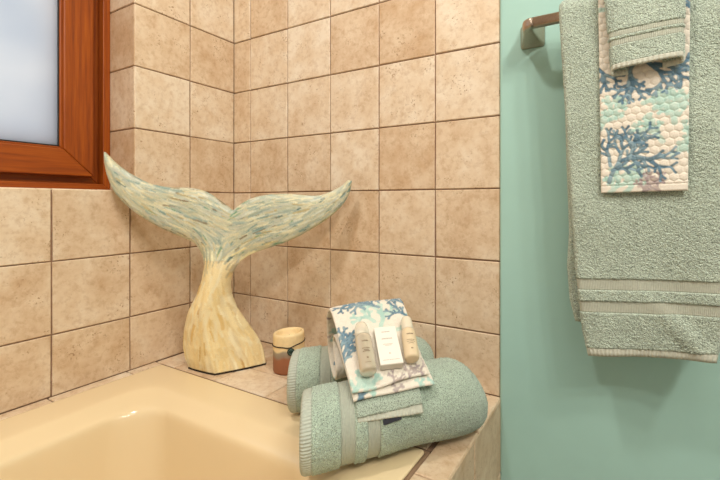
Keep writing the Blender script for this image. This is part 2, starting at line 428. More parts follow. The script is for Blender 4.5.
def inside(P, poly):
    ins = np.zeros(len(P), bool); q = np.roll(poly, -1, 0)
    for (x1, y1), (x2, y2) in zip(poly, q):
        c = ((y1 > P[:, 1]) != (y2 > P[:, 1]))
        if y1 != y2: ins ^= c & (P[:, 0] < (x2 - x1) * (P[:, 1] - y1) / (y2 - y1) + x1)
    return ins
gp = gp[inside(gp, ring2)]; gp = gp[(bdist(gp) > .0012) & (gp[:, 1] > .502)]
allp = np.vstack([ring2, gp])
ov, oe, of, *_ = geometry.delaunay_2d_cdt([Vector(p) for p in allp], [(i, (i + 1) % NB) for i in range(NB)], [], 1, 1e-6)
P2 = np.array([tuple(v) for v in ov]); tri = np.array([tuple(f) for f in of])
c = P2[tri].mean(1); tri = tri[inside(c, ring2)]
dd = bdist(P2); zc = P2[:, 1]
LTz = np.array(LT[:9]); RTz = np.array(RT[10:])[::-1]
uL = np.interp(zc, LTz[:, 1], LTz[:, 0]); uR = np.interp(zc, RTz[:, 1], RTz[:, 0])
t = np.clip((P2[:, 0] - uL) / (uR - uL), 0, 1)
body = 1 - sm(.70, .86, zc)
lowb = 1 - sm(.52, .72, zc)
amp = np.interp(zc, [.5, .56, .64, .72, .80, .86], [.053, .055, .045, .031, .026, .018])
ell = np.sqrt(np.clip(1 - (2 * t - 1) ** 2, 0, 1))
tf = .42
rid = np.where(t < tf, t / tf, (1 - t) / (1 - tf)) ** .78
ampb = np.interp(zc, [.5, .6, .72, .86], [.045, .042, .028, .016])
flk = .0035 + .0115 * np.sqrt(np.clip(1 - (1 - np.minimum(dd / .034, 1)) ** 2, 0, 1))
hf = np.maximum(flk * (1 - body) + (amp * (ell * (1 - lowb) + rid * lowb)) * body, .0035)
hb = np.maximum(flk * (1 - body) + ampb * ell * body, .0035)
# brush strokes follow the outline
th2 = np.zeros((len(P2), 2))
for a, d in zip(A2, D2):
    L_ = np.hypot(*d); mid = a + d / 2
    w = L_ / (((P2 - mid) ** 2).sum(1) + .0004) ** 1.5
    an = 2 * math.atan2(d[1], d[0]); th2 += w[:, None] * np.array([math.cos(an), math.sin(an)])
ang = .5 * np.arctan2(th2[:, 1], th2[:, 0])
def lin(r, g, b): return np.array([(x / 255) ** 2.2 for x in (r, g, b)])
PU = [(lin(192, 184, 152), 6), (lin(172, 172, 148), 5), (lin(186, 178, 156), 5), (lin(150, 160, 146), 3), (lin(220, 204, 164), 4), (lin(206, 188, 148), 5), (lin(116, 138, 128), 1.3), (lin(72, 100, 94), .7), (lin(182, 158, 110), 1.6), (lin(98, 140, 104), .4), (lin(122, 96, 66), .5), (lin(206, 200, 178), 3)]
PL = [(lin(250, 232, 182), 6), (lin(240, 216, 158), 4), (lin(252, 240, 200), 5), (lin(226, 190, 118), 1.5), (lin(246, 222, 162), 5), (lin(204, 160, 92), .5), (lin(238, 222, 180), 3)]
def pick(pal):
    w = np.array([x[1] for x in pal]); return pal[rng.choice(len(pal), p=w / w.sum())][0]
colr = np.where((zc > .775)[:, None], lin(190, 182, 150), lin(248, 228, 176)); rel = np.zeros(len(P2))
for k in range(6500):
    i = rng.integers(len(P2)); z0 = zc[i]
    upper = z0 > .765 + rng.normal(0, .018)
    length = rng.uniform(.012, .05) if upper else rng.uniform(.02, .07)
    wid = rng.uniform(.0011, .0032) if upper else rng.uniform(.002, .006)
    a0 = ang[i] + rng.normal(0, .14); cu = rng.normal(0, 3)
    dxy = P2 - P2[i]; ca, sa = math.cos(a0), math.sin(a0)
    xx = dxy[:, 0] * ca + dxy[:, 1] * sa; yy = -dxy[:, 0] * sa + dxy[:, 1] * ca - cu * xx * xx
    e = (xx / length * 2) ** 2
    w = np.clip((1 - np.abs(yy) / wid) * 2.2, 0, 1) * np.clip((1 - e) * 3, 0, 1)
    w *= rng.uniform(.5, 1.0)
    cc = pick(PU if upper else PL) * rng.uniform(.93, 1.06)
    colr += w[:, None] * (cc - colr); rel += w * (rng.uniform(-.0005, .0006) - rel)
colr = np.where((zc > .775)[:, None], colr * np.array([1.06, 1.17, 1.24]), colr)
Qt, et = V(.246, -.2017, 0), V(.80597, .59196, 0); ntl = V(et[1], -et[0], 0)
oz = -.06 * (1 - sm(.5, .82, zc))
zz = .5035 + (zc - .5) * (1 - .0035 / .53)
def tpos(off): return Qt + P2[:, :1] * et + (oz + off)[:, None] * ntl + zz[:, None] * V(0, 0, 1)
fr, bk = tpos(hf + rel), tpos(-hb + rel)
nP = len(P2)
# outward winding for the front (front normal along +ntl)
a, b_, c_ = fr[tri[:, 0]], fr[tri[:, 1]], fr[tri[:, 2]]
flip = (np.cross(b_ - a, c_ - a) @ ntl) < 0
tri[flip] = tri[flip][:, ::-1]
faces = [tuple(f) for f in tri] + [tuple(nP + i for i in f[::-1]) for f in tri]
from collections import Counter
ec = Counter()
for f in tri:
    for i in range(3): ec[(f[i], f[(i + 1) % 3])] += 1
bedges = [(a, b) for (a, b) in ec if (b, a) not in ec]
for a, b in bedges: faces.append((b, a, nP + a, nP + b))
tail = thing('whale_tail_sculpture', (.18, -.18, .5), 'painted wooden whale tail sculpture on the tiled corner ledge', 'sculpture')
mesh('tail_body', np.vstack([fr, bk]), faces, M['brush'], tail, col=np.vstack([colr, colr]))
bi = sorted({i for e_ in bedges for i in e_ if zc[i] < .5005}, key=lambda i: P2[i, 0])
foot = [fr[i] for i in bi] + [bk[i] for i in reversed(bi)]
cen = np.mean(foot, 0); foot = [cen + (p - cen) * 1.008 for p in foot]
vs, fs = loft([[(p[0], p[1], .5002) for p in foot], [(p[0], p[1], .5045) for p in foot]])
mesh('base_pad', vs, fs, M['felt'], tail, smooth=False)

# ------------------------------------------------------------------ candle
cx, cy = .3365, -.1105
can = thing('pillar_candle', (cx, cy, .5), 'layered cream and rust pillar candle beside the whale tail', 'candle')
CR = .0375
prof = [(.0, .0345), (.0012, .0362), (.003, .037)] + [(h, CR) for h in np.arange(.006, .089, .0022)] + [(.0915, .0372), (.094, .0358), (.095, .033), (.094, .030), (.0885, .0285), (.082, .027), (.0765, .022), (.0755, .012), (.0755, .001)]
tilt = lambda x, z: z + (.0035 * (x - cx) / CR if z > .57 else 0)
rings = frame_rings([(h + .5002, r) for h, r in prof], V(cx, cy, 0), V(0, 0, 1), V(1, 0, 0), V(0, 1, 0), 56)
rings = [[V(p[0], p[1], p[2] + .0022 * max(0, (p[2] - .57) / .025) * ((p[0] - cx) * .87 + (p[1] - cy) * .48) / CR) for p in r] for r in rings]
vs, fs = loft(rings); vv = np.array(vs)
wob = .0016 * np.sin(7 * np.arctan2(vv[:, 1] - cy, vv[:, 0] - cx)) + .002 * np.sin(3 * np.arctan2(vv[:, 1] - cy, vv[:, 0] - cx) + 1)
hz = vv[:, 2] - .5 + wob
cs = np.array([lin(150, 96, 66), lin(156, 100, 70), lin(150, 130, 110), lin(160, 148, 126), lin(240, 212, 160), lin(244, 218, 166)])
hk = [0, .036, .043, .053, .057, .10]
colc = np.stack([np.interp(hz, hk, cs[:, i]) for i in range(3)], 1)
mesh('wax', vs, fs, M['candle'], can, col=colc)
wk = frame_rings([(.575, .0009), (.5835, .0009), (.5865, .0006)], V(cx, cy, 0), V(.12, 0, 1), V(1, 0, 0), V(0, 1, 0), 8)
vs, fs = loft(wk); mesh('wick', [p - V(.0694, 0, 0) for p in map(np.array, vs)], fs, M['charcoal'], can)
def tube(path, r, n=10, closed=False):
    path = [np.asarray(p, float) for p in path]; rings = []
    N = len(path)
    for i, p in enumerate(path):
        t = path[(i + 1) % N if closed else min(i + 1, N - 1)] - path[(i - 1) % N if closed else max(i - 1, 0)]
        t /= np.linalg.norm(t); h = V(0, 0, 1) if abs(t[2]) < .9 else V(1, 0, 0)
        a = np.cross(t, h); a /= np.linalg.norm(a); b = np.cross(a, t)
        rings.append([p + r * (math.cos(q) * a + math.sin(q) * b) for q in np.linspace(0, 2 * PI, n, endpoint=False)])
    if closed: rings.append(rings[0])
    return loft(rings, not closed, not closed)
to_cam = V(.70, -.714, 0); side_c = V(.714, .70, 0)
pc = lambda a, h: V(cx, cy, .5 + h) + (CR + .0008) * (math.cos(a) * to_cam + math.sin(a) * side_c)
vs, fs = tube([pc(a, .0695 + .0035 * math.sin(a) - .0035 * math.exp(-(a / .3) ** 2)) for a in np.linspace(-PI, PI, 60, endpoint=False)], .0013, 8, True)
cord = mesh('cord', vs, fs, M['cord'], can)
ch = frame_rings([(.0005, .0085), (.0022, .0088), (.003, .008), (.0024, .0062), (.0022, .0048), (.0032, .004), (.0034, .001)], pc(.12, .0575), to_cam, side_c, V(0, 0, 1), 28)
vs, fs = loft(ch); mesh('charm', vs, fs, flat('green_patina', (.035, .075, .06), .4, metal=.5, var=.3, scale=300), cord)
rg = frame_rings([(.002, .0062), (.0036, .0062), (.0036, .0050), (.002, .0050)], pc(.12, .0575), to_cam, side_c, V(0, 0, 1), 28)
vs, fs = loft(rg, False, False); mesh('charm_ring', vs, fs, flat('pale_patina', (.16, .25, .20), .4, metal=.4, var=.2, scale=300), cord)

# ------------------------------------------------------------------ cloth
def norms(P):
    du = np.gradient(P, axis=0); dv = np.gradient(P, axis=1)
    n = np.cross(du, dv); return n / np.maximum(np.linalg.norm(n, axis=2, keepdims=True), 1e-9)
def sheet(P, th, U, Vv, parts, parent, flip=False, front=None, back=None, col=None, round_u=True, round_v=True, fuzz=.0004, nosmooth=False):
    """P (nu,nv,3) mid surface; U,Vv metric coords (1-D); th thickness; parts: list of (name, material, [(i0,i1),...] rows of u)"""
    nu, nv = P.shape[:2]; N = norms(P) * (-1 if flip else 1)
    D = np.full((nu, nv), 1.)
    if round_u: D = np.minimum(D, np.minimum(U - U[0], U[-1] - U)[:, None])
    if round_v: D = np.minimum(D, np.minimum(Vv - Vv[0], Vv[-1] - Vv)[None, :])
    half = th / 2 * np.sqrt(np.clip(1 - (1 - np.minimum(D / (th / 2), 1)) ** 2, .06, 1))
    fz = lambda: rng.normal(0, fuzz, (nu, nv)) if fuzz else 0
    F = P + N * (half + fz() + (front if front is not None else 0))[..., None]
    B = P - N * (half + fz() + (back if back is not None else 0))[..., None]
    uvg = np.stack(np.broadcast_arrays(U[:, None], Vv[None, :]), -1)
    objs = {}
    for name, mat, segs in parts:
        vs, fs, cs, uvs = [], [], [], []
        b = 0
        for i0, i1 in segs:
            i1 = min(i1, nu - 1); r = i1 - i0 + 1
            f = F[i0:i1 + 1].reshape(-1, 3); k = B[i0:i1 + 1].reshape(-1, 3); n = r * nv
            vs += [f, k]; uvs += [uvg[i0:i1 + 1].reshape(-1, 2)] * 2
            if col is not None: cs += [col[i0:i1 + 1].reshape(-1, 3)] * 2
            I = (np.arange(r - 1)[:, None] * nv + np.arange(nv - 1)[None, :]).ravel()
            q = np.stack([I, I + nv, I + nv + 1, I + 1], 1)
            allq = [b + q, b + n + q[:, ::-1]]
            e = np.arange(nv - 1)
            allq.append(b + np.stack([e, e + 1, n + e + 1, n + e], 1))
            l = (r - 1) * nv + e; allq.append(b + np.stack([l + 1, l, n + l, n + l + 1], 1))
            e = np.arange(r - 1) * nv
            allq.append(b + np.stack([e + nv, e, n + e, n + e + nv], 1))
            l = e + nv - 1; allq.append(b + np.stack([l, l + nv, n + l + nv, n + l], 1))
            qq = np.vstack(allq)
            if flip: qq = qq[:, ::-1]
            fs.append(qq); b += 2 * n
        o = mesh(name, np.vstack(vs), np.vstack(fs), mat, parent, uv=np.vstack(uvs), col=np.vstack(cs) if cs else None)
        objs[name + str(len(objs))] = o
    return objs
def path_resample(pts, step):
    P = np.array(pts, float)
    c = crom3(P, step / 3); d = np.r_[0, np.cumsum(np.linalg.norm(np.diff(c, axis=0), axis=1))]
    n = int(d[-1] / step) + 1; s = np.linspace(0, d[-1], n)
    return np.stack([np.interp(s, d, c[:, i]) for i in range(c.shape[1])], 1), s
def crom3(P, step):
    out = []
    for i in range(len(P) - 1):
        p0, p1, p2, p3 = P[max(i - 1, 0)], P[i], P[i + 1], P[min(i + 2, len(P) - 1)]
        n = max(2, int(np.linalg.norm(p2 - p1) / step))
        for t in np.arange(n) / n:
            out.append(.5 * ((2 * p1) + (-p0 + p2) * t + (2 * p0 - 5 * p1 + 4 * p2 - p3) * t ** 2 + (-p0 + 3 * p1 - 3 * p2 + p3) * t ** 3))
    out.append(P[-1]); return np.array(out)
def lumps(U, Vv, wl, amp, seed, k=9):
    """smooth random undulation"""
    r = np.random.default_rng(seed); z = np.zeros((len(U), len(Vv)))
    for _ in range(k):
        a = r.uniform(0, 2 * PI); f = 2 * PI / (wl * r.uniform(.7, 1.6)); ph = r.uniform(0, 2 * PI)
        z += np.sin(f * (math.cos(a) * U[:, None] + math.sin(a) * Vv[None, :]) + ph)
    return z * amp / math.sqrt(k)
def rows(U, a, b): return int(np.searchsorted(U, a - 1e-9)), int(np.searchsorted(U, b - 1e-9))

# ---- rolled towels
SH = .26
def rolled_towel(label, P0, ang_deg, L, R, bands, hem, seed, group, lift=0., egg=1.0, step=.0019, tap=0., tilt_=0.):
    a = V(math.cos(math.radians(ang_deg)), math.sin(math.radians(ang_deg)), 0); n = V(-a[1], a[0], 0); up = V(0, 0, 1)
    root = thing('rolled_towel', P0 + a * L * .5, label, 'towel', group)
    th = .013; turns = 3.0; r0 = .017
    U = np.arange(0, L + 1e-6, step)
    # spiral: angle measured from the deck side, outer flap tucked beneath
    ph = np.linspace(0, turns * 2 * PI, 900); rr = r0 + (R - th / 2 - r0) * (ph / ph[-1])
    ds = np.r_[0, np.cumsum(np.hypot(np.diff(rr), rr[1:] * np.diff(ph)))]
    Vv = np.arange(0, ds[-1], step * 1.1); phv = np.interp(Vv, ds, ph); rv = np.interp(Vv, ds, rr)
    phi = phv - ph[-1] - PI * .62              # end of the flap low at the back
    e = .055                                   # rounded far end
    k = np.clip((U - (L - e)) / e, 0, 1); shr = np.sqrt(np.clip(1 - k ** 2.6, .0, 1)) * .97 + .03
    k0 = np.clip((.012 - U) / .012, 0, 1); shr = shr * (1 - .035 * k0 ** 2)
    lump = lumps(U, Vv, .13, .0014, seed); shr = shr * (1 + tap * U / L)
    rad = rv[None, :] * shr[:, None] + lump * (rv / R)[None, :]
    cphi, sphi = np.cos(phi)[None, :], np.sin(phi)[None, :]
    zc_ = (R * (1 + tap * U / L))[:, None]
    hor = rad * cphi * egg; ver = rad * sphi
    zpos = zc_ + ver
    zpos = np.maximum(zpos, th / 2 + .0008 + .35 * (zpos - th / 2) * (zpos > th / 2)) if False else np.where(zpos < th / 2 + .001, th / 2 + .001, zpos)
    bend = .004 * np.sin(U / L * PI)
    shear = .0 + SH * (hor + .0) * (1 - U / L)[:, None] - tilt_ * (ver + .3 * R) * sm(.5, 1, U / L)[:, None]
    P = P0 + (U[:, None] + shear)[..., None] * a + (hor + bend[:, None])[..., None] * n + (zpos + lift)[..., None] * up
    fr = np.zeros((len(U), len(Vv)))
    segs = []; cur = 0; bsegs = []
    h1 = rows(U, 0, hem)[1]
    for b0, b1 in bands:
        i0, i1 = rows(U, b0, b1); bsegs.append((i0, i1)); fr[i0:i1 + 1] -= .0022
    pts = [h1] + [x for s_ in bsegs for x in s_] + [len(U) - 1]
    segs = [(pts[i], pts[i + 1]) for i in range(0, len(pts), 2)]
    fr[:h1 + 1] -= .0012
    parts = [('terry_body', M['terry_roll'], segs), ('hem', M['hem_roll'], [(0, h1)])] + [('border_band', M['band_roll'], [s_]) for s_ in bsegs]
    fz = np.full(len(U), .00055); fz[:h1 + 1] = .0001
    for i0, i1 in bsegs: fz[i0:i1 + 1] = .0001
    fr = fr + rng.normal(0, 1, fr.shape) * fz[:, None]
    sheet(P, th, U, Vv, parts, root, flip=True, front=fr, back=fr * .6, fuzz=0)
    return root
ax = math.degrees(math.atan2(.8031, .5958))
aF = V(.5958, .8031, 0); nF = V(-.8031, .5958, 0)
PF = V(.648, -.386, .5038) + .0115 * nF - .010 * aF
rolled_towel('sage green rolled bath towel in front, hanging over the tub rim', PF, ax, .321, .063, [(.0557, .0765), (.0963, .1155)], .0135, 3, 'rolled sage towels on the tub ledge', tap=.10, tilt_=.36)
aR = V(math.cos(math.radians(47.5)), math.sin(math.radians(47.5)), 0); nR = V(-aR[1], aR[0], 0)
PR = V(.4945, -.2705, .5038) + .014 * nR + .006 * aR
rolled_towel('sage green rolled bath towel at the back, nearest the tiled wall', PR, 47.5, .293, .062, [(.0557, .0765), (.0963, .1155)], .0135, 5, 'rolled sage towels on the tub ledge')

# ---- printed canvas: coral sprays on cream cotton
class Canvas:
    def __init__(s, w, h, bg, res=.0007, x0=0, y0=0):
        s.res, s.x0, s.y0 = res, x0, y0
        s.a = np.ones((int(w / res) + 2, int(h / res) + 2, 3)) * bg
        s.e = np.zeros(s.a.shape[:2])
    def cap(s, p, q, r0, r1, c, al=1., emb=0.):
        p, q = np.array(p) - (s.x0, s.y0), np.array(q) - (s.x0, s.y0); R = max(r0, r1) + s.res * 2
        lo = np.maximum(np.floor((np.minimum(p, q) - R) / s.res).astype(int), 0)
        hi = np.minimum(np.ceil((np.maximum(p, q) + R) / s.res).astype(int) + 1, s.a.shape[:2])
        if (hi <= lo).any(): return
        X, Y = np.meshgrid(np.arange(lo[0], hi[0]) * s.res, np.arange(lo[1], hi[1]) * s.res, indexing='ij')
        d = q - p; t = np.clip(((X - p[0]) * d[0] + (Y - p[1]) * d[1]) / max(d @ d, 1e-12), 0, 1)
        dist = np.hypot(X - p[0] - t * d[0], Y - p[1] - t * d[1]); rad = r0 + (r1 - r0) * t
        w = np.clip((rad - dist) / s.res + .5, 0, 1)[..., None] * al
        s.a[lo[0]:hi[0], lo[1]:hi[1]] += w * (c - s.a[lo[0]:hi[0], lo[1]:hi[1]])
    def coral(s, x, y, ang, ln, w, cols, rg, depth=4, spread=.8):
        s.q = []; s.grow(x, y, ang, ln, w, cols, rg, depth, spread)
        if cols is BLUE:
            for p, q, a, b, c in s.q: s.cap(p, q, a + .0006, b + .0006, c * .55, .8)
        for p, q, a, b, c in s.q: s.cap(p, q, a, b, c, 1 if cols is BLUE else .85)
    def grow(s, x, y, ang, ln, w, cols, rg, depth, spread):
        c = cols[rg.integers(len(cols))]; p = np.array([x, y]); a = ang
        for i in range(3):
            a += rg.normal(0, .14); q = p + ln / 3 * np.array([math.cos(a), math.sin(a)])
            s.q.append((p, q, w * (1 - .06 * i), w * (1 - .06 * (i + 1)), c))
            if depth > 1 and i == 1:
                s.grow(q[0], q[1], a + rg.choice([-1, 1]) * rg.uniform(.7, 1.1), ln * .55, w * .8, cols, rg, depth - 2, spread)
            p = q
        if depth > 0:
            for sg in (-1, 1):
                s.grow(p[0], p[1], a + sg * rg.uniform(.4, .85) * spread, ln * rg.uniform(.62, .80), max(w * .85, .0012), cols, rg, depth - 1, spread)
        else: s.q.append((p, p + 1e-5, w * 1.25, w * 1.25, c))
    def sample(s, X, Y):
        i = np.clip(((X - s.x0) / s.res), 0, s.a.shape[0] - 1.01); j = np.clip(((Y - s.y0) / s.res), 0, s.a.shape[1] - 1.01)
        i0, j0 = i.astype(int), j.astype(int); fi, fj = (i - i0)[..., None], (j - j0)[..., None]; A = s.a
        return (A[i0, j0] * (1 - fi) + A[np.minimum(i0 + 1, A.shape[0] - 1), j0] * fi) * (1 - fj) + (A[i0, np.minimum(j0 + 1, A.shape[1] - 1)] * (1 - fi) + A[np.minimum(i0 + 1, A.shape[0] - 1), np.minimum(j0 + 1, A.shape[1] - 1)] * fi) * fj
CREAM = np.array([.80, .735, .62])
BLUE = [lin(118, 146, 160), lin(98, 128, 146), lin(140, 164, 172), lin(112, 138, 150)]
AQUA = [lin(186, 212, 198), lin(172, 204, 192), lin(196, 216, 202)]
TAUPE = [lin(178, 164, 158), lin(164, 150, 150), lin(192, 178, 168)]
def hexq(X, Y, s):
    """distance to hexagon seam, 0 at the seam .. 1 in the middle"""
    def cell(ox, oy):
        a = np.mod(X + ox, s) - s / 2; b = np.mod(Y + oy, s * math.sqrt(3)) - s * math.sqrt(3) / 2
        return a, b
    a1, b1 = cell(0, 0); a2, b2 = cell(s / 2, s * math.sqrt(3) / 2)
    use = (a1 ** 2 + b1 ** 2) < (a2 ** 2 + b2 ** 2)
    a, b = np.abs(np.where(use, a1, a2)), np.abs(np.where(use, b1, b2))
    d = np.maximum(a, a * .5 + b * math.sqrt(3) / 2)
    return np.clip(1 - d / (s / 2), 0, 1)

# ---- folded printed towel on the rolls: pad frame
Fc = V(.7581, -.3228, .6263); e1 = V(.6694, .7408, .0549); e2 = V(-.6304, .5697, .5273); e3 = V(.3593, -.3876, .8484)
def pad(x, y, h):
    return Fc + np.asarray(x)[..., None] * e1 + np.asarray(y)[..., None] * e2 + np.asarray(h)[..., None] * e3
cv = Canvas(.17, .80, CREAM, x0=-.08, y0=-.02)
prg = np.random.default_rng(21)
# v along the path from the visible front edge: v = 0 .. .16 is the top face
cv.coral(.008, .105, 1.0, .022, .0042, AQUA, prg, 3, .8); cv.coral(.0, .120, 2.2, .018, .004, AQUA, prg, 3, .8); cv.coral(.032, .095, .6, .018, .004, AQUA, prg, 3, .8)
cv.coral(.015, .150, 2.9, .022, .0024, BLUE, prg, 3, .8); cv.coral(-.012, .150, 2.5, .022, .0024, BLUE, prg, 4, .9)
cv.coral(-.068, .035, 1.25, .026, .0026, BLUE, prg, 4, .7); cv.coral(-.070, .08, .9, .016, .0024, BLUE, prg, 3, .8)
cv.coral(.072, .095, 1.9, .024, .0026, BLUE, prg, 4, .8); cv.coral(.076, .145, 2.4, .02, .0024, BLUE, prg, 3, .8); cv.coral(.070, .045, 1.7, .016, .0024, BLUE, prg, 3, .8)
cv.coral(-.064, -.006, .9, .018, .0042, AQUA, prg, 3, .8); cv.coral(-.045, -.006, .9, .015, .004, AQUA, prg, 3, .8)
cv.coral(-.005, -.008, .9, .013, .002, TAUPE, prg, 3, .8); cv.coral(.025, -.008, 1.0, .015, .002, TAUPE, prg, 3, .8); cv.coral(.052, -.006, 1.4, .014, .002, TAUPE, prg, 3, .8)
for k in range(34):
    x, y, a0 = prg.uniform(-.07, .07), prg.uniform(.2, .38), prg.uniform(0, 6.3)
    cc = [BLUE, BLUE, AQUA, TAUPE][k % 4]; cv.coral(x, y, a0, .018, .0026 if cc is not AQUA else .004, cc, prg, 3, .8)
prof = [(.017, -.0038), (.028, -.0030), (.05, -.0028), (.10, -.0022), (.15, .002), (.178, .002), (.193, -.010), (.199, -.040), (.190, -.080), (.178, -.104), (.150, -.113), (.122, -.106), (.106, -.088), (.112, -.070), (.140, -.066), (.160, -.056), (.156, -.040), (.135, -.030), (.10, -.0165), (.06, -.0115), (.03, -.0108), (.012, -.0112), (.0065, -.0118)]
pp, Vp = path_resample(prof, .0016)
Up = np.arange(-.067, .0671, .0016)
xl_ = np.interp(Vp, [0, .12, .2, Vp[-1] - .10, Vp[-1]], [.95, 1.0, 1.06, .98, 1.0])
xs_ = np.interp(Vp, [0, .1, .2, Vp[-1] - .10, Vp[-1]], [.001, 0, -.004, .0, .006])
X = Up[:, None] * xl_[None, :] + xs_[None, :]
# the top layer sags a little between its folds and rounds over at its edges
Hh = pp[:, 1][None, :] - .003 * ((X / .067) ** 4) * sm(.0, .06, Vp)[None, :] + lumps(Up, Vp, .07, .0012, 4)
Yy = pp[:, 0][None, :] + .004 * np.sin(X * 38) * sm(.06, .0, Vp)[None, :] + .0 * X
P = pad(X, Yy, Hh)
Le = Vp[-1]
for x_, a_, c_ in ((-.055, -1.3, BLUE), (-.03, -1.7, AQUA), (.045, -1.4, AQUA), (.068, -1.7, AQUA), (.005, -1.5, TAUPE)):
    cv.coral(x_, Le + .006, a_, .009, .0026, c_, prg, 2, .8)
colp = cv.sample(X, np.broadcast_to(Vp[None, :], X.shape))
hq = hexq(X, np.broadcast_to(Vp[None, :], X.shape), .013)
stack_towel = thing('printed_hand_towel', Fc + e2 * .1 - e3 * .06, 'folded cream towel with coral print under the toiletries', 'towel')
sheet(P, .0052, Up, Vp, [('printed_cloth', M['print'], [(0, len(Up) - 1)])], stack_towel, flip=False, front=.0018 * np.clip(hq * 4, 0, 1) ** .6 - .0014, back=.0012 * np.clip(hq * 4, 0, 1) ** .6 - .001, col=colp, fuzz=.0001)

# ---- sage washcloth folded beneath it
Uw = np.arange(-.058, .0471, .0016)
prof = [(-.0245, -.0392), (-.018, -.0345), (-.010, -.0292), (-.001, -.0248), (.014, -.0222), (.04, -.0225), (.075, -.0235), (.09, -.0215), (.09, -.0180), (.075, -.0182), (.04, -.0180), (.014, -.0177), (.0, -.0202), (-.008, -.0245), (-.0120, -.0274)]
pw, Vw = path_resample(prof, .0015)
X = np.broadcast_to(Uw[:, None], (len(Uw), len(Vw))).copy()
hem0, hem1 = rows(Vw, 0, .0125)
trim = .0035 + .0075 * (Uw[-1] - Uw) / (Uw[-1] - Uw[0])
Ve = Vw[None, :] + trim[:, None] * np.clip(1 - Vw / .09, 0, 1)[None, :]
pd, phh = np.interp(Ve, Vw, pw[:, 0]), np.interp(Ve, Vw, pw[:, 1])
wsh = thing('folded_washcloth', Fc - e3 * .03, 'sage washcloth folded under the printed towel on the front roll', 'washcloth')
Pw = pad(X, pd, phh + lumps(Uw, Vw, .05, .0006, 8))
Pt = np.swapaxes(Pw, 0, 1)
segs = [('terry_body', M['terry_wash'], [(hem1, len(Vw) - 1)]), ('hem', M['hem_hang'], [(0, hem1)])]
sheet(Pt, .0042, Vw, Uw, segs, wsh, flip=False, fuzz=.0003)
# thin dark navy strip just below the hem
m = MB()
tq = [(-.020, -.0110, -.0325), (.010, -.0130, -.0335), (.010, -.0215, -.0385), (-.019, -.0235, -.0402)]
cn = e2 * -.0013 + e3 * .0012
m.add([pad(*q) + k * cn for k in (0, 1) for q in tq], [(3, 2, 1, 0), (4, 5, 6, 7), (0, 1, 5, 4), (1, 2, 6, 5), (2, 3, 7, 6), (3, 0, 4, 7)])
bevel(m.build('dark_strip', flat('navy_strip', (.014, .015, .024), .7, bm=.2), wsh), .0006)

# ---- toiletries lying on the printed towel
HT = .0028
def pframe(p0, p1):
    """base and top given in pad coordinates"""
    d = V(p1[0] - p0[0], p1[1] - p0[1]); L = np.hypot(*d); d /= L
    return e1 * d[0] + e2 * d[1], e1 * d[1] - e2 * d[0], L
def marks(name, o, ax, sd, nrm, lines, mat, parent, rad=None):
    """rows of tiny illegible print; on a round body they wrap at radius rad"""
    m = MB(); r = random.Random(5)
    for y, half, h in lines:
        x = -half
        while x < half:
            w = r.uniform(.0007, .0016); x1 = min(x + w, half)
            if rad:
                pts = []
                for yy in (y - h / 2, y + h / 2):
                    for xx in (x, x1):
                        q = xx / rad; pts.append((yy, q))
                vs = [o + ax * yy + rr_ * (sd * math.sin(q) + nrm * math.cos(q)) for rr_ in (rad, rad + .00025) for yy, q in pts]
            else:
                vs = [o + ax * yy + sd * xx + nrm * hh for hh in (0, .00025) for yy in (y - h / 2, y + h / 2) for xx in (x, x1)]
            m.add(vs, [(0, 1, 3, 2), (4, 6, 7, 5), (0, 4, 5, 1), (2, 3, 7, 6), (0, 2, 6, 4), (1, 5, 7, 3)])
            x = x1 + r.uniform(.0003, .0006)
    return m.build(name, mat, parent)
INK = flat('brown_ink', (.25, .17, .10), .6); INKP = flat('pale_ink', (.52, .42, .33), .6)
def plastic(name, c, trans, rough=.22):
    m = flat(name, c, rough, var=.03); b = m.node_tree.nodes['Principled BSDF']
    b.inputs['Transmission Weight'].default_value = trans; b.inputs['IOR'].default_value = 1.35
    b.inputs['Subsurface Weight'].default_value = 0
    return m
# left bottle: clear cap, grey-beige body
a_, s_, L = pframe((-.0350, .0300), (-.0285, .1265))
o_ = pad(-.0350, .0300, HT + .0128)
bt = thing('toiletry_bottle', o_, 'tall translucent grey beige bottle on the folded towel, leftmost toiletry', 'bottle', 'toiletries on the folded towel')
rings = frame_rings([(0, .0095), (.0008, .0118), (.0025, .0130), (.006, .0134), (.060, .0136), (.0645, .0134), (.067, .0125)], o_, a_, s_, e3, 40, .93)
vs, fs = loft(rings); mesh('bottle_body', vs, fs, plastic('shampoo_plastic', (.60, .52, .38), .25), bt)
rings = frame_rings([(.0672, .0121), (.068, .0127), (.080, .0120), (.088, .0108), (.0935, .0088), (.0958, .006), (.0964, .002)], o_, a_, s_, e3, 40, .93)
vs, fs = loft(rings); mesh('cap', vs, fs, plastic('clear_cap', (.80, .74, .60), .35, .15), bt)
marks('printing', o_, a_, s_, e3, [(.050, .0050, .0018), (.036, .0062, .0010), (.0325, .0040, .0012), (.030, .0056, .0012), (.018, .0014, .0030), (.010, .0045, .0007)], INK, bt, .0131)
